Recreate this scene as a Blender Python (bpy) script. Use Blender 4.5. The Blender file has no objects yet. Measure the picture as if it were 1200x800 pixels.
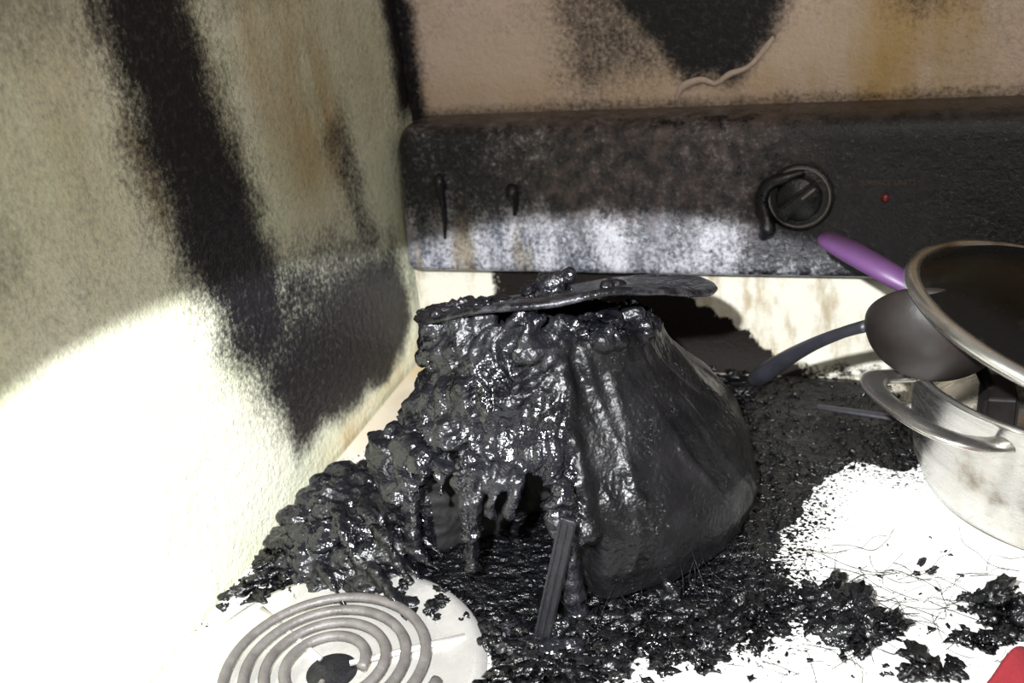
import bpy, bmesh, math, random
import numpy as np
from mathutils import Vector, Matrix, noise
random.seed(7); rng=np.random.default_rng(7)
scene=bpy.context.scene
scene.view_settings.view_transform='Standard'
COL=scene.collection

# ---------------------------------------------------------------- helpers
def link(o,parent=None):
    COL.objects.link(o)
    if parent: o.parent=parent
    return o
def empty(name):
    e=bpy.data.objects.new(name,None); e.empty_display_size=.05
    return link(e)
def mesh_obj(name,verts,faces,mat=None,parent=None,smooth=True):
    me=bpy.data.meshes.new(name); me.from_pydata([tuple(v) for v in verts],[],faces); me.update()
    if smooth: me.polygons.foreach_set('use_smooth',[True]*len(me.polygons))
    if mat: me.materials.append(mat)
    return link(bpy.data.objects.new(name,me),parent)
def set_attr(o,name,vals):
    a=o.data.attributes.new(name,'FLOAT','POINT'); a.data.foreach_set('value',np.asarray(vals,dtype=np.float32))
def grid_faces(nu,nv,closed_u=False):
    f=[]
    for i in range(nu if closed_u else nu-1):
        for j in range(nv-1):
            a=i*nv+j; b=((i+1)%nu)*nv+j
            f.append((a,b,b+1,a+1))
    return f
def lathe(name,prof,mat,parent=None,n=96,loc=(0,0,0),rot=None,smooth=True):
    verts=[];nv=len(prof)
    for i in range(n):
        t=2*math.pi*i/n
        for r,z in prof: verts.append((r*math.cos(t),r*math.sin(t),z))
    o=mesh_obj(name,verts,grid_faces(n,nv,True),mat,parent,smooth)
    bm=bmesh.new(); bm.from_mesh(o.data); bmesh.ops.remove_doubles(bm,verts=bm.verts,dist=1e-6)
    bmesh.ops.recalc_face_normals(bm,faces=bm.faces); bm.to_mesh(o.data); bm.free()
    o.location=loc
    if rot: o.rotation_euler=rot
    return o
def tube(name,pts,radii,mat,parent=None,n=14,flat=1.0,cap=True):
    P=[Vector(p) for p in pts]; verts=[];N=len(P)
    prev=None
    for i,p in enumerate(P):
        t=(P[min(i+1,N-1)]-P[max(i-1,0)]).normalized()
        if prev is None:
            up=Vector((0,0,1)) if abs(t.z)<.9 else Vector((0,1,0))
            s=t.cross(up).normalized()
        else: s=(prev-t*prev.dot(t)).normalized()
        prev=s; u=s.cross(t)
        for k in range(n):
            a=2*math.pi*k/n
            verts.append(p+(s*math.cos(a)+u*math.sin(a)*flat)*radii[i])
    faces=[]
    for i in range(N-1):
        for k in range(n):
            a=i*n+k;b=i*n+(k+1)%n
            faces.append((a,b,b+n,a+n))
    if cap: faces.append(tuple(range(n-1,-1,-1))); faces.append(tuple((N-1)*n+k for k in range(n)))
    return mesh_obj(name,verts,faces,mat,parent)
def smoothpts(pts,sub=8):
    P=[Vector(p) for p in pts]; out=[]
    for i in range(len(P)-1):
        p0=P[max(i-1,0)];p1=P[i];p2=P[i+1];p3=P[min(i+2,len(P)-1)]
        for k in range(sub):
            t=k/sub
            out.append(.5*((2*p1)+(p2-p0)*t+(2*p0-5*p1+4*p2-p3)*t*t+(3*p1-p0-3*p2+p3)*t**3))
    out.append(P[-1]); return out
def lerp_list(vals,n):
    return list(np.interp(np.linspace(0,1,n),np.linspace(0,1,len(vals)),vals))
def poly_sd(px,py,poly):
    """signed distance, positive inside"""
    poly=np.array(poly); n=len(poly); d=np.full(px.shape,1e9); ins=np.zeros(px.shape,bool)
    for i in range(n):
        x1,y1=poly[i]; x2,y2=poly[(i+1)%n]
        ex,ey=x2-x1,y2-y1
        t=np.clip(((px-x1)*ex+(py-y1)*ey)/(ex*ex+ey*ey+1e-12),0,1)
        d=np.minimum(d,np.hypot(px-x1-t*ex,py-y1-t*ey))
        c=((y1>py)!=(y2>py))
        xi=(x2-x1)*(py-y1)/(y2-y1+1e-12)+x1
        ins^=(c&(px<xi))
    return np.where(ins,d,-d)
def line_d(px,py,pts):
    d=np.full(px.shape,1e9)
    for (x1,y1),(x2,y2) in zip(pts[:-1],pts[1:]):
        ex,ey=x2-x1,y2-y1
        t=np.clip(((px-x1)*ex+(py-y1)*ey)/(ex*ex+ey*ey+1e-12),0,1)
        d=np.minimum(d,np.hypot(px-x1-t*ex,py-y1-t*ey))
    return d
def sstep(x,a,b):
    t=np.clip((x-a)/(b-a),0,1); return t*t*(3-2*t)
def fb(v,s,off=0,o=3):
    return noise.fractal(Vector((v[0]*s+off,v[1]*s+off*.7,v[2]*s-off)),1.0,2.0,o)

# ---------------------------------------------------------------- node helpers
class M:
    def __init__(s,name):
        s.m=bpy.data.materials.new(name); s.m.use_nodes=True; s.t=s.m.node_tree; s.n=s.t.nodes; s.l=s.t.links
        s.b=s.n['Principled BSDF']; s.tc=s.n.new('ShaderNodeTexCoord'); s.h=None
    def put(s,sock,v):
        if hasattr(v,'is_linked') or hasattr(v,'links'): s.l.new(v,sock)
        else:
            if isinstance(v,(tuple,list)) and len(v)==3 and sock.type=='RGBA': v=(*v,1)
            sock.default_value=v
    def noise(s,scale,detail=4,rough=.55,stretch=None,out='Fac'):
        n=s.n.new('ShaderNodeTexNoise'); n.inputs['Scale'].default_value=scale; n.inputs['Detail'].default_value=detail; n.inputs['Roughness'].default_value=rough
        src=s.tc.outputs['Object']
        if stretch:
            mp=s.n.new('ShaderNodeMapping'); mp.inputs['Scale'].default_value=stretch; s.l.new(src,mp.inputs['Vector']); src=mp.outputs['Vector']
        s.l.new(src,n.inputs['Vector']); return n.outputs[out]
    def math(s,op,a,b=0.0,c=None):
        n=s.n.new('ShaderNodeMath'); n.operation=op; s.put(n.inputs[0],a); s.put(n.inputs[1],b)
        if c is not None: s.put(n.inputs[2],c)
        return n.outputs[0]
    def ramp(s,v,a,b,lo=0.0,hi=1.0):
        n=s.n.new('ShaderNodeMapRange'); n.interpolation_type='SMOOTHSTEP'
        s.put(n.inputs['Value'],v); n.inputs['From Min'].default_value=a; n.inputs['From Max'].default_value=b
        n.inputs['To Min'].default_value=lo; n.inputs['To Max'].default_value=hi
        return n.outputs['Result']
    def mix(s,f,a,b):
        n=s.n.new('ShaderNodeMix'); n.data_type='RGBA'; s.put(n.inputs[0],f); s.put(n.inputs[6],a); s.put(n.inputs[7],b); return n.outputs[2]
    def attr(s,name):
        n=s.n.new('ShaderNodeAttribute'); n.attribute_name=name; return n.outputs['Fac']
    def bump(s,h,dist=.001,strength=1.0):
        n=s.n.new('ShaderNodeBump'); n.inputs['Strength'].default_value=strength; n.inputs['Distance'].default_value=dist
        s.put(n.inputs['Height'],h)
        if s.h: s.l.new(s.h,n.inputs['Normal'])
        s.h=n.outputs['Normal']; s.l.new(s.h,s.b.inputs['Normal'])
    def set(s,**k):
        for a,v in k.items(): s.put(s.b.inputs[a.replace('_',' ')],v)
        return s

def simple(name,col,rough=.5,metal=0,var=.25,scale=60,bump=.0003):
    m=M(name); n=m.noise(scale)
    dark=tuple(c*(1-var) for c in col); lite=tuple(min(1,c*(1+var)) for c in col)
    m.set(Base_Color=m.mix(n,dark,lite),Roughness=m.ramp(n,.2,.8,max(.02,rough-.1),rough+.1),Metallic=metal)
    if bump: m.bump(m.noise(scale*4),bump)
    return m.m

# ---- walls (painted stucco with real soot deposit)
def wall_mat(name,base1,base2,stain,greyc):
    m=M(name)
    soot_and_shadow=m.attr('soot_and_shadow'); st=m.attr('stain'); gy=m.attr('haze')
    big=m.noise(9,5); med=m.noise(45,5,.65); fine=m.noise(230,4,.75); streak=m.noise(14,4,.6,(1,1,.25))
    base=m.mix(m.ramp(big,.35,.65),base1,base2)
    stm=m.math('MULTIPLY',st,m.ramp(streak,.3,.65)); base=m.mix(stm,base,stain)
    hz=m.math('ADD',gy,m.math('MULTIPLY',m.math('SUBTRACT',fine,.5),1.6))
    hz=m.math('ADD',hz,m.math('MULTIPLY',m.math('SUBTRACT',med,.5),.8))
    hz=m.ramp(hz,.15,1.25); base=m.mix(m.math('MULTIPLY',hz,.88),base,greyc)
    k=m.math('ADD',soot_and_shadow,m.math('MULTIPLY',m.math('SUBTRACT',med,.5),.5))
    k=m.math('ADD',k,m.math('MULTIPLY',m.math('SUBTRACT',fine,.5),1.05))
    k=m.ramp(k,.10,.90)
    sc=m.mix(m.ramp(m.noise(160,4,.7),.5,.75),(.008,.007,.009),(.056,.051,.060))
    m.set(Base_Color=m.mix(k,base,sc),Roughness=m.ramp(k,0,1,.75,.45))
    m.b.inputs['Specular IOR Level'].default_value=.35
    h=m.math('ADD',m.noise(130,3,.6),m.math('MULTIPLY',m.noise(420,2),.4))
    m.bump(h,.0022,.75)
    return m.m
mat_left=wall_mat('painted_stucco_left',(.66,.68,.49),(.76,.76,.61),(.44,.29,.12),(.16,.16,.125))
mat_back=wall_mat('painted_stucco_back',(.72,.57,.50),(.66,.53,.43),(.52,.35,.15),(.18,.135,.11))

def wallgrid(name,A,B,f,mat):
    A=np.array(A);B=np.array(B); ga,gb=np.meshgrid(A,B,indexing='ij')
    ga=ga.ravel();gb=gb.ravel()
    o=mesh_obj(name,[f(a,b) for a,b in zip(ga,gb)],grid_faces(len(A),len(B)),mat)
    return o,ga,gb
Y=np.concatenate([[-2.0,-1.6,-1.2],np.arange(-.9,0.0001,.005)])
Z=np.concatenate([[-.9,-.5,-.2],np.arange(-.02,.70,.005),[.8,1.0,1.5]])
wl,gy,gz=wallgrid('wall_left',Y,Z,lambda a,b:(0,a,b),mat_left)
wob=np.array([noise.noise(Vector((a*18,b*18,1.3))) for a,b in zip(gy,gz)])*.012+np.array([noise.noise(Vector((a*50,b*50,5.3))) for a,b in zip(gy,gz)])*.005
band=.038-line_d(gy,gz,[(-.382,.60),(-.378,.40),(-.376,.32),(-.354,.24),(-.335,.17)])+wob
blob=poly_sd(gy,gz,[(-.385,.23),(-.358,.11),(-.320,.040),(-.15,.012),(-.070,.045),(-.09,.135),(-.2,.170),(-.30,.20)])+wob
s=np.maximum(sstep(band,-.050,.024),sstep(blob,-.036,.036)*(.82+.4*sstep(gz,.15,.05)))
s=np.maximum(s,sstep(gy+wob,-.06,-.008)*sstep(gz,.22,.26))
s=np.maximum(s,.62*sstep(.022-line_d(gy,gz,[(-.16,.26),(-.145,.19),(-.13,.14)])+wob*.7,-.03,.025))
s=np.maximum(s,.85*sstep(.004-line_d(gy,gz,[(-.43,.60),(-.432,.392)]),-.004,.004))
s=s*sstep(gz+wob,.0,.02)
set_attr(wl,'soot_and_shadow',s)
hz=np.maximum(sstep(band,-.10,.0)*.6,sstep(blob,-.08,0)*.6)
hz=np.maximum(hz,.95*sstep(-gy,.48,.58)*sstep(gz,.22,.30))
hz=np.maximum(hz,.85*sstep(gz,.32,.42))
hz=np.maximum(hz,.6*sstep(gy,-.14,-.02))
set_attr(wl,'haze',np.maximum(hz*sstep(gz,.0,.1),.45*sstep(gz,.15,.26)))
stn=np.maximum(1.0*sstep(.05-line_d(gy,gz,[(-.24,.6),(-.23,.36),(-.2,.27)])+wob,-.05,.05),.9*sstep(.016-line_d(gy,gz,[(-.43,.34),(-.415,.31),(-.41,.28)])+wob*.5,-.01,.02))
stn=np.maximum(stn,.35*sstep(gz,.18,.4)); stn=np.maximum(stn,.7*sstep(gz,.035,.0)*sstep(gy,-.33,-.25))
set_attr(wl,'stain',stn)
X=np.concatenate([np.arange(0,.80,.005),[.9,1.2,1.6,2.0]])
wb,gx,gz=wallgrid('wall_back',X,Z,lambda a,b:(a,0,b),mat_back)
wob=np.array([noise.noise(Vector((a*20,b*20,7.3))) for a,b in zip(gx,gz)])*.010+np.array([noise.noise(Vector((a*60,b*60,3.3))) for a,b in zip(gx,gz)])*.005
p=poly_sd(gx,gz,[(.205,.60),(.218,.33),(.255,.296),(.283,.268),(.318,.262),(.352,.295),(.372,.34),(.39,.60)])+wob
s=sstep(p,-.028,.014)
p2=poly_sd(gx,gz,[(.15,.60),(.16,.32),(.16,.26),(.21,.25),(.25,.265),(.30,.30),(.26,.60)])+wob
s=np.maximum(s,.56*sstep(p2,-.03,.035))
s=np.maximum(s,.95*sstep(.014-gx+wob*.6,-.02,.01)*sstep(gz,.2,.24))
s=np.maximum(s,.42*sstep(.03-line_d(gx,gz,[(.47,.6),(.475,.31)])+wob,-.03,.03)*sstep(gz,.28,.32))
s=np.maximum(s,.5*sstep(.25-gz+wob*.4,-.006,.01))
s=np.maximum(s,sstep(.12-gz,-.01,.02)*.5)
set_attr(wb,'soot_and_shadow',s)
set_attr(wb,'haze',.15+.40*sstep(p2,-.05,.02)+.2*sstep(gz,.29,.33)+.2*sstep(gx,.4,.5))
set_attr(wb,'stain',np.clip(sstep(gx,.30,.46)*.9+.35*sstep(.275-gz+wob,-.01,.01),0,1))
pts=smoothpts([(.268,-.0005,.243),(.275,-.001,.256),(.292,-.0015,.262),(.305,-.001,.258),(.318,-.0015,.266),(.335,-.001,.272),(.350,-.0005,.288),(.356,-.0005,.297)],6)
peel=tube('peeling_paint',pts,lerp_list([.001,.004,.003,.0022,.003,.002,.003,.001],len(pts)),simple('peeled_plaster',(.60,.48,.41),.8,0,.3,300,.0006),n=8,flat=.6)

fl=mesh_obj('floor',[(-0,-2.0,-.9),(2,-2.0,-.9),(2,0,-.9),(0,0,-.9)],[(0,1,2,3)],simple('floor_vinyl',(.35,.32,.28),.5))

# ---------------------------------------------------------------- stove
stove=empty('electric_stove')
BLK=[(.0,-.30),(.0,-.42),(.05,-.455),(.12,-.445),(.19,-.455),(.225,-.50),(.235,-.60),(.305,-.60),(.292,-.49),(.297,-.445),(.34,-.43),(.37,-.425),(.405,-.398),(.383,-.355),(.395,-.30),(.409,-.238),(.44,-.222),(.474,-.222),(.50,-.20),(.47,-.12),(.46,-.075),(.06,-.075),(.065,-.26)]
m=M('white_enamel_cooktop')
soot_and_shadow=m.attr('soot_and_shadow'); med=m.noise(60,5,.65); fine=m.noise(330,3,.7); spk=m.noise(700,2,.7)
k=m.math('ADD',soot_and_shadow,m.math('MULTIPLY',m.math('SUBTRACT',med,.5),.7)); k=m.math('ADD',k,m.math('MULTIPLY',m.math('SUBTRACT',fine,.5),.7)); k=m.ramp(k,.44,.56)
sp=m.math('ADD',m.attr('speck'),m.math('MULTIPLY',m.math('SUBTRACT',fine,.5),2.0)); sp=m.ramp(sp,.60,.72)
k2=m.math('MAXIMUM',k,sp)
base=m.mix(m.ramp(m.noise(25,4),.4,.75),(.80,.80,.78),(.60,.58,.52))
base=m.mix(m.attr('stain'),base,(.50,.40,.24))
m.set(Base_Color=m.mix(k2,base,m.mix(m.ramp(med,.5,.7),(.003,.003,.004),(.010,.010,.011))),Roughness=m.ramp(m.math('MULTIPLY',k2,med),.2,.6,.35,.22))
m.bump(m.math('ADD',m.math('MULTIPLY',k,m.math('ADD',m.math('MULTIPLY',m.noise(110,3,.5),2),m.math('MULTIPLY',fine,.35))),m.math('MULTIPLY',spk,.02)),.005,1.0)
mat_cook=m.m
X=np.arange(.004,.766,.004); Yc=np.arange(-.665,-.058,.004)
ga,gb=[q.ravel() for q in np.meshgrid(X,Yc,indexing='ij')]
wob=np.array([noise.noise(Vector((a*30,b*30,2.3))) for a,b in zip(ga,gb)])*.010+np.array([noise.noise(Vector((a*90,b*90,4.3))) for a,b in zip(ga,gb)])*.005
sd=poly_sd(ga,gb,BLK)
zz=np.where(sd>0,np.minimum(sd*.3,.003)*(.6+wob*25),0)
zz=zz-.0006; zz=np.where((gb<-.655),-.006,zz)
ct=mesh_obj('cooktop',list(zip(ga,gb,zz)),grid_faces(len(X),len(Yc)),mat_cook,stove)
set_attr(ct,'soot_and_shadow',sstep(sd+wob,-.004,.006))
set_attr(ct,'speck',.12+.42*sstep(sd+wob,-.06,0)+.18*sstep(.25-np.hypot(ga-.42,gb+.42),0,.2)+.12*sstep(.12-np.hypot(ga-.06,gb+.46),0,.1))
set_attr(ct,'stain',.6*sstep(gb,-.14,-.07)+.65*sstep(.05-ga,-.03,.02)*sstep(gb,-.33,-.22))
enamel=simple('white_enamel',(.78,.78,.75),.3,0,.05,20,0)
def box(name,a,b,mat,parent,bev=.004):
    bm=bmesh.new(); bmesh.ops.create_cube(bm,size=1)
    for v in bm.verts:
        v.co=Vector([(a[i]+b[i])/2+v.co[i]*(b[i]-a[i]) for i in range(3)])
    if bev: bmesh.ops.bevel(bm,geom=bm.edges[:],offset=bev,segments=3,affect='EDGES')
    me=bpy.data.meshes.new(name); bm.to_mesh(me); bm.free(); me.materials.append(mat)
    return link(bpy.data.objects.new(name,me),parent)
box('stove_body',(.004,-.660,-.898),(.764,-.02,-.004),enamel,stove)
box('oven_door',(.02,-.690,-.72),(.748,-.661,-.10),simple('black_glass',(.02,.02,.02),.1),stove)
pts=[(.10,-.695,-.16),(.10,-.73,-.16),(.66,-.73,-.16),(.66,-.695,-.16)]
tube('oven_handle',pts,[.01]*4,enamel,stove)
m=M('scorched_shadowed_riser'); so=m.attr('soot_and_shadow'); fine=m.noise(260,3,.7); med=m.noise(50,5,.6,(1,1,.4))
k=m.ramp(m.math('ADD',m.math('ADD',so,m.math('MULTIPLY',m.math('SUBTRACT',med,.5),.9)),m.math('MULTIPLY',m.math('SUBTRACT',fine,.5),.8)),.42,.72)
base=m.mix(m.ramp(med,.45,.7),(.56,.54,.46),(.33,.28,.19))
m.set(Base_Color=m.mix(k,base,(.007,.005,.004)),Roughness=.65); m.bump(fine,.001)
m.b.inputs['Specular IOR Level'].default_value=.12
prof=[(-.076+.0,-.001),(-.071,.004),(-.068,.010),(-.065,.017),(-.063,.025)]+[(-.062+.002*i/8,.025+.085*i/8) for i in range(1,9)]
xs=np.arange(.006,.766,.004); V=[];Sx=[]
for x in xs:
    for y,z in prof:
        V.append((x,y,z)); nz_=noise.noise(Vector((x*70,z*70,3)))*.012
        Sx.append(max(1.15*float(sstep(.372-(z-.013)*1.45-x+nz_,-.006,.010)*sstep(x,.06,.12)),.32*float(sstep(x,.44,.50)),.4 if z>.095 else 0,.6*float(sstep(.014-z,-.006,.006))))  # cooker's cast shadow painted black with a slanted edge, mixed with soot
rs=mesh_obj('back_riser',V,grid_faces(len(xs),len(prof)),m.m,stove); set_attr(rs,'soot_and_shadow',Sx)

# backguard
m=M('scorched_black_enamel'); ash=m.attr('ash'); br=m.attr('brown')
st=m.noise(22,5,.7,(1.4,1,.45)); med=m.noise(70,5,.7); fine=m.noise(260,4,.8)
k=m.math('ADD',ash,m.math('MULTIPLY',m.math('SUBTRACT',med,.5),1.3)); k=m.math('ADD',k,m.math('MULTIPLY',m.math('SUBTRACT',fine,.5),2.4)); k=m.math('ADD',k,m.math('MULTIPLY',m.math('SUBTRACT',st,.5),1.0)); k=m.ramp(k,.30,1.30)
ashc=m.mix(m.ramp(m.math('ADD',m.math('MULTIPLY',st,.6),m.math('MULTIPLY',fine,.4)),.38,.62),(.07,.08,.105),(.36,.36,.39)); ashc=m.mix(m.ramp(m.noise(12,3,.6,(1.6,1,.3)),.58,.70,0,.75),ashc,(.16,.12,.06))
base=m.mix(m.ramp(fine,.5,.8),(.006,.006,.009),(.024,.023,.028))
base=m.mix(m.math('MULTIPLY',br,m.ramp(med,.35,.7)),base,(.12,.085,.078))
m.set(Base_Color=m.mix(k,base,ashc),Roughness=m.ramp(med,.3,.7,.22,.45))
m.bump(m.math('ADD',m.math('MULTIPLY',med,1.5),fine),.0012,.8)
mat_bg=m.m
prof=[(-.02,.100),(-.062,.099),(-.076,.1005),(-.0815,.104)]+[(-.082+.0155*t,.108+.112*t) for t in np.linspace(0,1,24)]+[(-.0655,.228),(-.062,.234),(-.056,.238),(-.048,.240),(-.03,.2405),(-.012,.2405),(-.006,.238),(-.006,.16),(-.006,.10)]
cy=-.04;cz=.17
xs=np.concatenate([.007+.014*(1-np.cos(np.linspace(0,math.pi/2,8))),np.arange(.025,.752,.005),.768-.014*(1-np.cos(np.linspace(math.pi/2,0,8)))])
V=[]
for x in xs:
    e=min(x-.007,.768-x); q=min(1,e/.014); s_=.0135*(1-math.sqrt(max(0,1-(1-q)**2)))
    for y,z in prof:
        dy,dz=y-cy,z-cz
        V.append((x,y-math.copysign(min(s_,abs(dy)),dy)*(.8),z-math.copysign(min(s_,abs(dz)),dz)*(1 if dz>0 else .4)))
np_=len(prof); F=grid_faces(len(xs),np_); F+= [(i*np_+np_-1,(i+1)*np_+np_-1,(i+1)*np_,i*np_) for i in range(len(xs)-1)]
F.append(tuple(range(np_))); F.append(tuple(reversed(range((len(xs)-1)*np_,len(xs)*np_))))
bg=mesh_obj('backguard',V,F,mat_bg,stove)
VA=np.array(V); vx,vz=VA[:,0],VA[:,2]
wob=np.array([noise.noise(Vector((a*25,b*25,9.3))) for a,b in zip(vx,vz)])*.014
a_=sstep(.170-vz+wob,-.03,.035)*sstep(.335-vx+wob,-.05,.03)*.95
a_=np.maximum(a_,.60*sstep(.135-vz+wob,-.02,.03)*sstep(.42-vx,-.03,.04))
a_=np.maximum(a_,.34*sstep(.36-vx,-.05,.05))
a_=np.maximum(a_,.20)
a_=np.where(vx>.40,a_*(1-.8*sstep(vx,.40,.44)),a_)
set_attr(bg,'ash',a_-.0); set_attr(bg,'brown',np.clip(sstep(.08-np.hypot((vx-.25)*.7,vz-.205)+wob,-.04,.03)+.5*sstep(vz,.232,.238),0,1))

blackpl=simple('charred_black_plastic',(.008,.008,.010),.3,0,.4,120,.0006)
greyprint=simple('worn_print_grey',(.20,.185,.165),.6,0,.6,250,0)
def on_panel(x,z,off=0): 
    t=(z-.108)/.112; return (x,-.082+.0155*t-off,z)
kn=empty('control_knob'); kn.parent=stove; kn.location=on_panel(.384,.173,.0); kn.rotation_euler=(math.radians(90)-.137,0,0)
lathe('dial_skirt',[(0,0),(.029,0),(.029,.0025),(.026,.0035),(0,.0035)],blackpl,kn)
lathe('dial_marking',[(.0240,.0036),(.0252,.0041),(.0262,.0036),(.0250,.0034),(.0240,.0036)],greyprint,kn)
lathe('knob_base',[(0,.003),(.0195,.003),(.0185,.012),(.017,.014),(0,.014)],blackpl,kn)
g=box('knob_grip',(-.0055,-.0185,.010),(.0055,.0185,.024),blackpl,kn,.002); g.rotation_euler=(0,0,math.radians(-50))
g=box('knob_pointer',(-.001,.004,.0235),(.001,.018,.0248),greyprint,kn,.0003); g.rotation_euler=(0,0,math.radians(-50))
pts=smoothpts([on_panel(.388,.196,.006),on_panel(.372,.192,.009),on_panel(.358,.186,.008),on_panel(.353,.172,.006),on_panel(.356,.16,.007),on_panel(.358,.148,.007),on_panel(.353,.139,.005)],6)
tube('melted_knob_drip',pts,lerp_list([.002,.005,.006,.0055,.005,.0075,.003],len(pts)),blackpl,stove,n=10)
for i,(x,z0,l,w) in enumerate([(.052,.190,.055,.0045),(.1247,.180,.022,.0055)]):
    pts=smoothpts([on_panel(x,z0+.004,.0),on_panel(x,z0,.004),on_panel(x+.002,z0-l*.5,.002),on_panel(x,z0-l,.001)],5)
    tube('melted_drip_%d'%(i+1),pts,lerp_list([w,w*1.2,w*.6,w*.3],len(pts)),blackpl,stove,n=10)
lathe('indicator_lamp',[(0,0),(.0035,0),(.0035,.0015),(.002,.003),(0,.0032)],simple('red_lens',(.20,.02,.02),.3,0,.1),stove,32,on_panel(.4536,.172),kn.rotation_euler)
tcu=bpy.data.curves.new('panel_label','FONT'); tcu.body='SURFACE UNITS'; tcu.size=.0062; tcu.align_x='CENTER'
tcu.materials.append(simple('label_print',(.10,.06,.035),.6,0,.2,100,0))
to=bpy.data.objects.new('panel_label',tcu); link(to,stove); to.location=on_panel(.455,.183,.0006); to.rotation_euler=(math.radians(90)-.137,0,0)

# coil burner
chrome=simple('drip_pan_chrome',(.80,.78,.74),.28,.7,.12,30,.0003)
CBY=-.517
pan=lathe('drip_pan',[(.012,.0012),(.04,.0018),(.075,.0025),(.084,.004),(.092,.0062),(.098,.0055),(.101,.0008)],chrome,stove,96,(.120,CBY,0))
lathe('drip_pan_hole',[(0,.0016),(.016,.0017),(.017,.0012)],blackpl,stove,48,(.120,CBY,0))
pts=[]
for i in range(4*72+1):
    a=2*math.pi*i/72; r=.022+.052*i/(4*72); pts.append((.12+r*math.cos(a),CBY+r*math.sin(a),.0085))
tube('heating_coil',pts,[.0036]*len(pts),simple('coil_metal',(.12,.11,.105),.5,.2,.6,80,.0006),stove,n=12,flat=.8)
for k in range(3):
    a=math.radians(30+120*k)
    tube('coil_support_%d'%(k+1),[(.12+.012*math.cos(a),CBY+.012*math.sin(a),.0045),(.12+.088*math.cos(a),CBY+.088*math.sin(a),.0048)],[.002,.002],chrome,stove,n=8)

# ---------------------------------------------------------------- molten material
def tar(name,c1,c2,r1,r2,bs=90,bd=.002,ashf=0.0,spec=.55,det=2,f2=.12,at=.76):
    m=M(name); n=m.noise(bs,det,.5); n2=m.noise(bs*4,2,.5); n3=m.noise(18,3)
    col=m.mix(m.ramp(n3,.4,.65),c1,c2)
    f=m.math('ADD',m.math('MULTIPLY',m.math('SUBTRACT',m.noise(420,4,.8),.5),1.8),m.noise(28,4,.7)); f=m.ramp(f,at,.98,0,ashf); col=m.mix(f,col,(.20,.195,.20))
    rr=m.math('ADD',m.ramp(m.noise(30,4,.6),.35,.65,r1,r2),m.math('MULTIPLY',f,.3))
    m.set(Base_Color=col,Roughness=rr)
    m.b.inputs['Specular IOR Level'].default_value=spec
    m.bump(m.math('ADD',n,m.math('MULTIPLY',n2,f2)),bd,.9)
    return m.m
mat_tar=tar('molten_plastic_glossy',(.003,.003,.0045),(.008,.008,.011),.12,.46,80,.0040,.6,.6,3,.16,.68)
mat_tar2=tar('molten_plastic_satin',(.003,.003,.0035),(.007,.0065,.0075),.30,.5,70,.0026,.45,.30,3,.2,.72)
mat_char=tar('char_crust',(.002,.002,.0026),(.006,.006,.007),.14,.42,190,.0024,.4,.5)
mat_inner=simple('burnt_inner_shell',(.0025,.002,.002),.8,0,.4,60,.0008)

ICO={}
def ico(sub):
    if sub not in ICO:
        bm=bmesh.new(); bmesh.ops.create_icosphere(bm,subdivisions=sub,radius=1)
        ICO[sub]=(np.array([v.co[:] for v in bm.verts]),[tuple(v.index for v in f.verts) for f in bm.faces]); bm.free()
    return ICO[sub]
class Soup:
    def __init__(s): s.v=[];s.f=[];s.n=0
    def add(s,V,F):
        s.v.append(np.asarray(V)); s.f+= [tuple(i+s.n for i in f) for f in F]; s.n+=len(V)
    def ball(s,c,r,sub=2,sc=(1,1,1)):
        V,F=ico(sub); s.add(V*r*np.array(sc)+np.array(c),F)
    def chain(s,pts,rad,step=.5):
        for i in range(len(pts)-1):
            p,q=Vector(pts[i]),Vector(pts[i+1]); r0,r1=rad[i],rad[i+1]
            n=max(1,int((q-p).length/(min(r0,r1)*step)))
            for k in range(n+1):
                t=k/n; s.ball(p.lerp(q,t),r0+(r1-r0)*t)
    def remesh(s,name,voxel,it=2):
        me=bpy.data.meshes.new(name); me.from_pydata(np.concatenate(s.v).tolist(),[],s.f); me.update()
        o=bpy.data.objects.new(name+'_tmp',me); COL.objects.link(o)
        md=o.modifiers.new('r','REMESH'); md.mode='VOXEL'; md.voxel_size=voxel
        sm=o.modifiers.new('s','SMOOTH'); sm.iterations=it; sm.factor=.5
        dg=bpy.context.evaluated_depsgraph_get(); dg.update()
        m2=bpy.data.meshes.new_from_object(o.evaluated_get(dg)); m2.name=name
        bpy.data.objects.remove(o); return m2

cooker=empty('melted_slow_cooker')
CX,CY=.222,-.298
PR=[(0,.0),(.130,.0),(.141,.008),(.146,.028),(.142,.050),(.132,.072),(.117,.094),(.101,.114),(.088,.132),(.080,.150),(.070,.157),(0,.158)]
LT=math.tan(math.radians(19))
def shear(y,z): return z-LT*(y-CY)*max(0,(z-.085)/.072)
def prof_r(z): return float(np.interp(z,[p[1] for p in PR[1:]],[p[0] for p in PR[1:]]))
S=Soup()
n=180; zs=[0]+list(np.linspace(.002,.156,60))+[.158]
V=[]
CAVD=-101
for i in range(n):
    t=2*math.pi*i/n
    deg=math.degrees(t)-360
    for z in zs:
        r=prof_r(z) if 0<z<.157 else (.128 if z==0 else .05)
        dd=(deg-CAVD)/29; w=math.exp(-dd**8); zl=.090+.006*math.sin(deg*.21)-.016*min(1,abs(dd))**3
        r-= .105*w*float(sstep(zl-z,-.004,.005))
        w2=float(sstep(-(deg),125,165))*float(sstep(deg,-270,-230)); r-=.018*w2
        if z>zl and z<.13: r+=.010*w*float(sstep(.13-z,0,.03))
        yy=CY+r*math.sin(t)
        V.append((CX+r*math.cos(t),yy,shear(yy,z)))
nz=len(zs); F=grid_faces(n,nz,True); F.append(tuple(i*nz for i in range(n-1,-1,-1))); F.append(tuple(i*nz+nz-1 for i in range(n)))
S.add(V,F)
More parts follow.
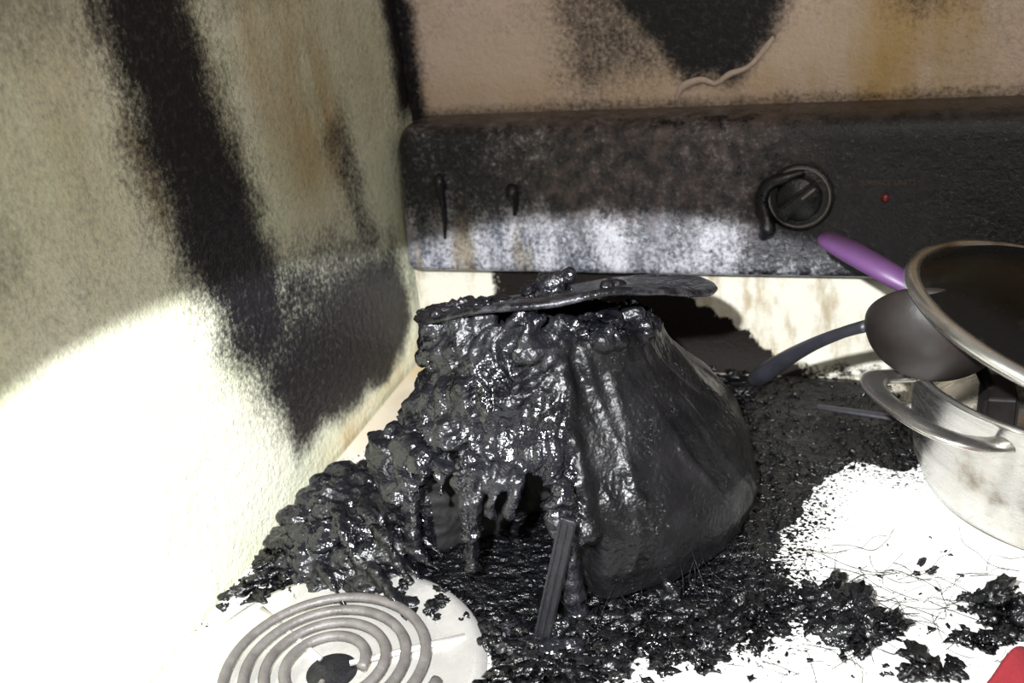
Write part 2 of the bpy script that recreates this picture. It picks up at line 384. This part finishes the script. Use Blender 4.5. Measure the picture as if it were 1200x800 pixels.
def bulge(deg):
    return .011*math.exp(-((deg+108)/30)**2)-.012*math.exp(-((deg+165)/28)**2)
def pol(deg,r,z): a=math.radians(deg); return (CX+r*math.cos(a),CY+r*math.sin(a),z)
def pols(deg,r,z): x,y,_=pol(deg,r,z); return (x,y,shear(y,z))
for k in range(13):
    a0=-77-k*9+random.uniform(-4,4); zt=random.uniform(.125,.156); zb=random.uniform(.100,.114) if a0>-135 else random.uniform(.05,.09)
    pts=[];rd=[];da=0; w=random.uniform(.006,.012)
    for j in range(8):
        t=j/7; z=zt+(zb-zt)*t; da+=random.uniform(-4,4)
        r=prof_r(z)+bulge(a0)-w*.4+random.uniform(-.002,.002)
        pts.append(pols(min(a0+da,-76),r,z)); rd.append(w*random.uniform(.6,1.35))
    S.chain(pts,rd,.6)
for k in range(80):
    dg_=min(-79,random.gauss(-118,26)); z=random.uniform(.102,.15) if dg_>-130 else random.uniform(.04,.15); r=prof_r(z)+bulge(dg_)-.007
    S.ball(pols(dg_,r,z),random.uniform(.008,.016),2,(1,1,random.uniform(.6,1.2)))
for deg,zt,zb,r0,r1,rr in [(-128,.100,.006,.011,.0045,.138),(-119,.098,.076,.009,.002,.138),(-111,.100,.082,.008,.002,.137),(-101,.100,.030,.0115,.005,.137),(-94,.100,.074,.008,.002,.137),(-88,.100,.080,.008,.002,.137),(-75,.095,.0,.010,.009,.144),(-141,.09,.0,.014,.011,.140)]:
    S.chain([pol(deg,rr-.006,zt),pol(deg+random.uniform(-1,1),rr,zt*.6+zb*.4),pol(deg+random.uniform(-2,2),rr+.002,zb)],[r0,(r0+r1)*.40,r1],.4)
for deg,z0,z1,dd,r0 in [(-72,.150,.06,4,.008),(-60,.145,.07,9,.0035),(-50,.13,.03,-7,.003),(-36,.115,.05,10,.003),(-20,.11,.03,8,.003)]:
    pts=[]
    for j in range(8):
        t=j/7; z=z0+(z1-z0)*t; pts.append(pols(deg+dd*t+random.uniform(-1,1),prof_r(z)-.0005,z))
    S.chain(pts,[r0*random.uniform(.7,1.2) for _ in pts],.5)
for k in range(60):
    a=random.uniform(0,360); r=.080*math.sqrt(random.random())
    S.ball(pols(a,r,random.uniform(.148,.157)),random.uniform(.008,.013),2)
for k in range(34):
    dg_=min(-84,random.gauss(-122,25)); S.ball(pols(dg_,random.uniform(.080,.092),random.uniform(.135,.160)),random.uniform(.007,.012),2,(1.2,1,.9))
me=S.remesh('molten_body',.0024,3)
nv=len(me.vertices); co=np.empty(nv*3); me.vertices.foreach_get('co',co); co=co.reshape(-1,3)
no=np.empty(nv*3); me.vertices.foreach_get('normal',no); no=no.reshape(-1,3)
deg=np.degrees(np.arctan2(co[:,1]-CY,co[:,0]-CX)); deg=np.where(deg>60,deg-360,deg)
topz=.150-LT*(co[:,1]-CY)
rough=sstep(-deg,64,76)*sstep(deg,-260,-215); rough=np.maximum(rough,sstep(co[:,2]-topz,-.004,.004))
dis=np.empty(nv)
for i in range(nv):
    v=co[i]; a=deg[i]*.0175
    if rough[i]>.01:
        w=noise.noise(Vector((v[0]*25,v[1]*25,v[2]*25))); w2=noise.noise(Vector((v[0]*25+9,v[1]*25,v[2]*25)))
        q=Vector((a*6+w*2.2,v[2]*22+w2*2.2,3.1)); f1=.5-abs(noise.noise(q))*2.2
        q=Vector((a*15+w*2,v[2]*60+w2*2,7.1)); f4=.5-abs(noise.noise(q))*2
        f2=fb(v,50,2.0,4)
        r_=.0068*f1+.0040*f2+.0026*f4
        if v[2]<.075: r_*=.6
    else: r_=0
    f3=fb(v,16,5.0,2)
    q=Vector((a*5+v[2]*14,v[2]*10,1.1)); f5=max(0,.25-abs(noise.noise(q)))*4
    dis[i]=rough[i]*r_+(1-rough[i])*(.0030*f3+.0014*f5)
co+=no*dis[:,None]; co[:,2]=np.maximum(co[:,2],-.0002)
me.vertices.foreach_set('co',co.ravel()); me.update()
me.polygons.foreach_set('use_smooth',[True]*len(me.polygons))
me.materials.append(mat_tar); me.materials.append(mat_tar2); me.materials.append(mat_inner)
pc=np.empty(len(me.polygons)*3); me.polygons.foreach_get('center',pc); pc=pc.reshape(-1,3)
pd=np.degrees(np.arctan2(pc[:,1]-CY,pc[:,0]-CX)); mi=((pd>-70)&(pd<60)&(pc[:,2]<.150-LT*(pc[:,1]-CY))).astype(int)
pr_=np.hypot(pc[:,0]-CX,pc[:,1]-CY); mi=np.where((np.abs(pd-CAVD)<34)&(pc[:,2]<.10)&(pr_<.118),2,mi)
me.polygons.foreach_set('material_index',mi.astype(int)); me.update()
link(bpy.data.objects.new('molten_body',me),cooker)

# lid on top : thin metal disc, tilted away
m=M('charred_metal'); nn=m.noise(50,5,.65); f=m.noise(200,3)
m.set(Base_Color=m.mix(m.ramp(nn,.45,.65),(.008,.008,.010),(.05,.05,.058)),Roughness=m.ramp(f,.3,.7,.2,.45),Metallic=.4); m.bump(m.math('ADD',nn,f),.0014,.7)
mat_cm=m.m
prof=[(0,.004),(.03,.004),(.06,.0035),(.088,.002),(.098,.001),(.102,.0022),(.106,.0030),(.110,.0022),(.1115,.0),(.110,-.002),(.105,-.0025),(.098,-.0015),(.06,.001),(0,.002)]
lid=lathe('lid',prof,mat_cm,cooker,128)
me=lid.data
for v in me.vertices:
    r=math.hypot(v.co.x,v.co.y); v.co.z+=.0035*math.sin(v.co.x*24+.6)*(r/.1)+.003*noise.noise(Vector((v.co.x*18,v.co.y*18,0)))
    v.co.z-=.25*max(0,v.co.x-.088)
lid.location=(.228,-.285,.167)
lid.rotation_euler=(math.radians(-18.5),math.radians(-7),0)
S=Soup()
def lidp(x,y,z=0): return lid.matrix_basis@Vector((x,y,z))
for k in range(36):
    a=math.radians(random.gauss(-165,28)); r=random.choice([.106,.095,.085])*random.uniform(.93,1.02)
    p=lidp(r*math.cos(a),r*math.sin(a),.001); S.ball(p,random.uniform(.0025,.005),2,(1.6,1,.45))
for k in range(26):
    p=lidp(random.uniform(-.08,.05),random.uniform(-.09,.02),.003); S.ball(p,random.uniform(.003,.005),2,(2.4,1.2,.3))
for k in range(14):
    p=lidp(random.gauss(-.008,.006),random.gauss(-.01,.006),.006+random.uniform(0,.010)); S.ball(p,random.uniform(.005,.0075),2)
for k in range(8):
    p=lidp(.045+random.gauss(0,.004),random.gauss(-.01,.006),.005); S.ball(p,random.uniform(.004,.0055),2)
for k in range(6):
    a=math.radians(-172+k*11+random.uniform(-5,5)); p=lidp(.102*math.cos(a),.102*math.sin(a),-.003)
    q=Vector(pols(math.degrees(a),.092+random.uniform(-.008,.0),.135+random.uniform(-.01,.01)))
    S.chain([p,p.lerp(q,.5)+Vector((0,0,-.002)),q],[random.uniform(.005,.009),random.uniform(.006,.010),random.uniform(.008,.012)],.6)
me=S.remesh('molten_skin',.0018)
for v in me.vertices: v.co+=v.normal*(.003*fb(v.co,90,1.0,3))
me.polygons.foreach_set('use_smooth',[True]*len(me.polygons)); me.materials.append(mat_tar)
link(bpy.data.objects.new('molten_skin',me),cooker)

# ribbed handle bar leaning in front of hollow
bar=empty('handle_bar'); bar.parent=cooker
P0,P1=Vector((.246,-.462,.002)),Vector((.267,-.448,.088))
ax=(P1-P0).normalized(); view=(Vector((.30,-.953,.30))-P0); sd_=ax.cross(view).normalized(); nr=sd_.cross(ax)
mb=Matrix((sd_,ax,nr)).transposed().to_4x4(); mb.translation=P0
L=(P1-P0).length
mat_bar=simple('scorched_dark_plastic',(.010,.010,.012),.4,0,.5,90,.0006)
b_=box('bar',(-.0055,0,-.003),(.0055,L,.002),mat_bar,bar,.001); b_.matrix_basis=mb
for i,xx in enumerate([-.0042,0,.0042]):
    b_=box('rib_%d'%(i+1),(xx-.0009,.001,.0015),(xx+.0009,L-.002,.0045),mat_bar,bar,.0006); b_.matrix_basis=mb

# collapsed heap left/front
S=Soup()
HEAP=[(.012,-.33),(.012,-.40),(.05,-.440),(.10,-.435),(.19,-.462),(.24,-.480),(.28,-.465),(.26,-.453),(.20,-.447),(.145,-.42),(.12,-.38),(.09,-.31),(.06,-.29)]
def inpoly(x,y,P): return float(poly_sd(np.array([x]),np.array([y]),P)[0])
cnt=0
while cnt<330:
    x,y=random.uniform(0.0,.30),random.uniform(-.49,-.26)
    d=inpoly(x,y,HEAP)
    if d<0: continue
    cnt+=1
    fx=float(sstep(np.array(x),.09,.15))
    h=min(.034,d*1.1+.004)*(1-.85*fx); r=random.uniform(.004,.011)*(1-.5*fx)
    S.ball((max(x,r+.002),y,random.uniform(0,h)),r,2,(random.uniform(.8,2.2),random.uniform(.7,1.5),random.uniform(.4,.8)))
for k in range(70):
    x,y=random.uniform(.03,.12),random.uniform(-.45,-.34)
    if inpoly(x,y,HEAP)<.004: continue
    a=random.uniform(-1.2,.4); L=random.uniform(.02,.06); z=min(.033,inpoly(x,y,HEAP)*1.0)+.006
    x2,y2=max(.01,x+L*math.cos(a)),y+L*math.sin(a)*.7
    S.chain([(x,y,z),((x+x2)/2,(y+y2)/2,z*.8+.004),(x2,y2,max(.003,z*.3))],[.0028,.0035,.0022],.6)
me=S.remesh('molten_heap',.0018,2)
for v in me.vertices:
    f=1-abs(noise.noise(v.co*45))*3
    v.co+=v.normal*(.0032*fb(v.co,70,3.0,4)+.0018*f); v.co.z=max(v.co.z,.0); v.co.x=max(v.co.x,.0015)
me.polygons.foreach_set('use_smooth',[True]*len(me.polygons)); me.materials.append(mat_tar)
link(bpy.data.objects.new('collapsed_heap',me),cooker)

# ---------------------------------------------------------------- charred debris (one mesh)
S=Soup()
def flake(x,y,s,z=0,flat=.5):
    if math.hypot(x-CX,y-CY)<.138 and not (x<.30 and y<-.435): return
    if x>.496 and y<-.424: return
    V,F=ico(3 if s>.004 else 2 if s>.0015 else 1); V=V.copy(); off=random.uniform(0,99)
    nn_=np.array([noise.noise(Vector(v*1.3)+Vector((off,0,0))) for v in V]); nn2=np.array([noise.noise(Vector(v*2.8)+Vector((0,off,0))) for v in V])
    V=V*(1+1.1*nn_+.8*nn2)[:,None]
    V=V*np.array((random.uniform(.7,1.5),random.uniform(.5,1.0),flat*random.uniform(.35,1.1)))*s
    e=Matrix.Rotation(random.uniform(0,6.28),3,'Z')@Matrix.Rotation(random.uniform(-.35,.35),3,'X')
    V=V@np.array(e).T; V[:,2]-=V[:,2].min(); S.add(V+np.array((max(x,s*1.8+.003),y,z)),F)
cnt=0
while cnt<1100:
    x,y=random.uniform(0,.5),random.uniform(-.56,-.07); d=inpoly(x,y,BLK)
    if d<-.006: continue
    if math.hypot(x-CX,y-CY)<.12: continue
    cnt+=1
    far=(y>-.36 and x>.36)
    s=random.uniform(.0008,.0024) if far else .0012+.0055*random.random()**1.6
    flake(x,y,s,.001,.5)
def cluster(cx,cy,rx,ry,n,s0,s1,fl=.55):
    for _ in range(n):
        x,y=random.gauss(cx,rx),random.gauss(cy,ry)
        if math.hypot(x-.593,y+.233)<.125 or math.hypot(x-.12,y+.515)<.085: continue
        s=s0+(s1-s0)*random.random()**2.2
        flake(x,y,s,0,random.uniform(.6,1.2)*fl)
cluster(.31,-.446,.03,.010,110,.0015,.009)
cluster(.36,-.420,.022,.009,100,.0015,.008)
cluster(.436,-.415,.012,.010,60,.002,.011,.7)
cluster(.408,-.383,.005,.003,5,.003,.007)
cluster(.428,-.378,.003,.003,4,.003,.007)
cluster(.335,-.468,.018,.006,22,.0015,.007)
cluster(.345,-.497,.020,.006,12,.0015,.007)
cluster(.535,-.385,.014,.009,60,.002,.010,.7)
cluster(.515,-.415,.014,.006,30,.0015,.007)
cluster(.483,-.443,.014,.006,50,.0015,.007)
cluster(.43,-.375,.06,.03,80,.0005,.0018)
cluster(.42,-.44,.07,.04,150,.0005,.0020)
cluster(.045,-.455,.02,.018,45,.0015,.007)
cluster(.03,-.43,.012,.02,30,.002,.008)
cluster(.05,-.47,.04,.03,50,.0008,.0028)
cluster(.262,-.52,.016,.035,90,.002,.009,.35)
cluster(.478,-.36,.008,.008,4,.002,.005)
me=bpy.data.meshes.new('charred_debris'); me.from_pydata(np.concatenate(S.v).tolist(),[],S.f); me.update()
me.polygons.foreach_set('use_smooth',[True]*len(me.polygons))
me.materials.append(mat_char); link(bpy.data.objects.new('charred_debris',me))

cu=bpy.data.curves.new('plastic_strands','CURVE'); cu.dimensions='3D'; cu.bevel_depth=.0002; cu.bevel_resolution=1
def strand(p):
    sp=cu.splines.new('POLY'); q=smoothpts(p,8); sp.points.add(len(q)-1)
    for i,v in enumerate(q): sp.points[i].co=(*v,1)
for k in range(75):
    x,y=random.gauss(.44,.045),random.gauss(-.395,.035); p=[(x,y,.001)];a=random.uniform(0,6.28)
    for j in range(5):
        a+=random.uniform(-.8,.8); x+=.014*math.cos(a); y+=.010*math.sin(a); p.append((x,y,random.uniform(.0006,.008)))
    strand(p)
for k in range(14):
    d0=random.uniform(-75,-30); z0=random.uniform(.02,.07)
    p0=pol(d0,prof_r(z0)+.001,z0); p1=pol(d0+random.uniform(-4,6),prof_r(z0*.4)+random.uniform(.002,.008),z0*.4); p2=pol(d0+random.uniform(-6,8),.158+random.uniform(0,.02),.001)
    strand([p0,p1,p2])
cu.materials.append(mat_tar2); link(bpy.data.objects.new('plastic_strands',cu))

# ---------------------------------------------------------------- pot, lid, ladle, spatula
m=M('stainless_steel'); st=m.noise(30,4,.6,(1,1,9)); sm=m.noise(25,5,.6)
m.set(Base_Color=m.mix(m.ramp(sm,.5,.72),(.56,.55,.52),(.26,.23,.18)),Roughness=m.ramp(st,.3,.7,.20,.32),Metallic=.95); m.bump(st,.0003,.4)
steel=m.m
pot=empty('stainless_steel_pot'); PX,PY=.593,-.233
prof=[(0,.0),(.085,.0),(.098,.003),(.108,.011),(.1145,.025),(.1175,.045),(.119,.088),(.1225,.0905),(.1235,.0925),(.122,.094),(.1185,.093),(.1165,.088),(.115,.045),(.111,.025),(.098,.008),(.06,.004),(0,.004)]
prof=[(r,z*1.15 if z>.02 else z) for r,z in prof]
lathe('pot_body',prof,steel,pot,160,(PX,PY,.0005))
for hi,hd in enumerate([211,31]):
    a=math.radians(hd); er=Vector((math.cos(a),math.sin(a),0)); et=Vector((-math.sin(a),math.cos(a),0)); c=Vector((PX,PY,0))
    def hp(r,t,z): return c+er*r+et*t+Vector((0,0,z))
    pts=smoothpts([hp(.110,.052,.094),hp(.122,.052,.096),hp(.140,.047,.101),hp(.152,.030,.104),hp(.156,.0,.105),hp(.152,-.030,.104),hp(.140,-.047,.101),hp(.122,-.052,.096),hp(.110,-.052,.094)],6)
    tube('handle_%d'%(hi+1),pts,[.0095]*len(pts),steel,pot,n=20,flat=.38)
gl=empty('glass_pot_lid')
m=M('sooty_glass'); sm=m.noise(30,5,.6)
m.set(Base_Color=m.mix(m.ramp(sm,.5,.7),(.003,.003,.003),(.018,.018,.016)),Roughness=m.ramp(sm,.3,.7,.2,.45),IOR=1.35)
m.b.inputs['Specular IOR Level'].default_value=.25
lathe('glass_dome',[(.114,.002),(.10,.010),(.08,.0175),(.05,.024),(.02,.0265),(0,.027),(0,.024),(.02,.0235),(.05,.021),(.08,.0145),(.10,.007),(.112,-.001)],m.m,gl,128)
lathe('steel_rim',[(.112,-.003),(.118,-.0035),(.121,-.001),(.121,.002),(.118,.0055),(.113,.0060),(.111,.003),(.112,-.003)],steel,gl,128)
lathe('lid_knob',[(0,.024),(.010,.026),(.008,.034),(.018,.040),(.020,.047),(.014,.052),(0,.053)],blackpl,gl,48)
gl.location=(.578,-.270,.146); gl.rotation_euler=(math.radians(1),math.radians(17),0)

# ladle
ld=empty('black_ladle')
mat_ladle=simple('black_nylon',(.012,.009,.008),.5,0,.3,40,.0002)
R_=.045; prof=[(0,-R_)]+[(R_*math.sin(t),-R_*math.cos(t)) for t in np.linspace(.12,1.5,18)]+[(R_-.0025,0)]+[((R_-.0025)*math.sin(t),-(R_-.0025)*math.cos(t)) for t in np.linspace(1.5,.12,18)]+[(0,-R_+.0025)]
prof=[(r,z*.8) for r,z in prof]
bo=lathe('ladle_bowl',prof,mat_ladle,ld,80,(.4835,-.270,.1465),(math.radians(-58),math.radians(14),0))
pts=smoothpts([(.441,-.265,.142),(.425,-.252,.130),(.405,-.235,.112),(.385,-.216,.090),(.368,-.198,.068),(.358,-.187,.055)],6)
tube('ladle_handle',pts,lerp_list([.006,.0055,.0065,.0085,.0105,.009],len(pts)),simple('grey_black_nylon',(.020,.020,.026),.4,0,.3,60,.0003),ld,n=16,flat=.75)
ut=empty('spatula_handle')
pts=smoothpts([(.405,-.14,.005),(.43,-.15,.008),(.462,-.160,.010),(.468,-.162,.010)],6)
tube('handle_shaft',pts,lerp_list([.003,.004,.0042,.004],len(pts)),simple('soot_grey_handle',(.03,.03,.036),.45,0,.4,60,.0003),ut,n=12,flat=.6)
sp=empty('purple_spatula')
mp=simple('purple_silicone',(.10,.042,.125),.5,0,.25,25,.0002)
pts=smoothpts([(.405,-.158,.168),(.411,-.163,.167),(.428,-.177,.163),(.452,-.200,.157),(.476,-.208,.145),(.495,-.205,.125)],6)
tube('purple_grip',pts,lerp_list([.004,.0095,.0115,.0110,.0095,.007],len(pts)),mp,sp,n=20,flat=.7)
tube('spatula_shaft',smoothpts([(.49,-.206,.130),(.515,-.198,.095),(.535,-.19,.055)],6),[.005]*13,mat_ladle,sp,n=12)
box('spatula_blade',(.528,-.212,.010),(.552,-.168,.060),mat_ladle,sp,.003)

# red cloth corner
nx,ny=60,40; V=[]
for i in range(nx):
    for j in range(ny):
        u=i/(nx-1);v=j/(ny-1); x=.506+.14*u+.004*math.sin(v*5); y=-.608+.150*v+.036*float(sstep(np.array(u),0,.25))*v
        V.append((x,y,.009+.005*math.sin(u*22+v*4)+.003*math.sin(v*11)))
rc=mesh_obj('red_dishcloth',V,grid_faces(nx,ny),simple('red_cotton',(.20,.006,.012),.85,0,.35,300,.0008))
md=rc.modifiers.new('t','SOLIDIFY'); md.thickness=.003

# ---------------------------------------------------------------- lights
sl=bpy.data.lights.new('torch_beam','SPOT'); sl.energy=78; sl.spot_size=math.radians(67.4); sl.spot_blend=.035; sl.shadow_soft_size=.008; sl.color=(.96,.98,1.0)
so_=bpy.data.objects.new('torch_beam',sl); link(so_); so_.location=(.355,-.93,.54)
so_.rotation_euler=Vector((-.12,.53,-.84)).to_track_quat('-Z','Y').to_euler()
al=bpy.data.lights.new('fill_light','AREA'); al.energy=8; al.size=.5; al.color=(1,.92,.82)  # unseen fill, added and aimed to brighten the back wall
ao=bpy.data.objects.new('fill_light',al); link(ao); ao.location=(.75,-1.35,1.15)
ao.rotation_euler=(Vector((.12,-.05,.36))-ao.location).to_track_quat('-Z','Y').to_euler()
w=bpy.data.worlds.new('World'); scene.world=w; w.use_nodes=True
w.node_tree.nodes['Background'].inputs[0].default_value=(.95,.93,.88,1); w.node_tree.nodes['Background'].inputs[1].default_value=.24

# ---------------------------------------------------------------- camera
Fv=Vector((-.310,.8517,-.4226)).normalized()
R0=Vector((.9397,.3420,0)); U0=R0.cross(Fv); ro=math.radians(6.5)
R=R0*math.cos(ro)-U0*math.sin(ro); U=U0*math.cos(ro)+R0*math.sin(ro)
cam=bpy.data.cameras.new('camera'); co_=bpy.data.objects.new('camera',cam); link(co_)
mw=Matrix((R,U,-Fv)).transposed().to_4x4(); mw.translation=Vector((.427,-.953,.46)); co_.matrix_world=mw
cam.sensor_width=36; cam.lens=36; cam.clip_start=.01
cam.dof.use_dof=True; cam.dof.focus_distance=.70; cam.dof.aperture_fstop=7.1
scene.camera=co_
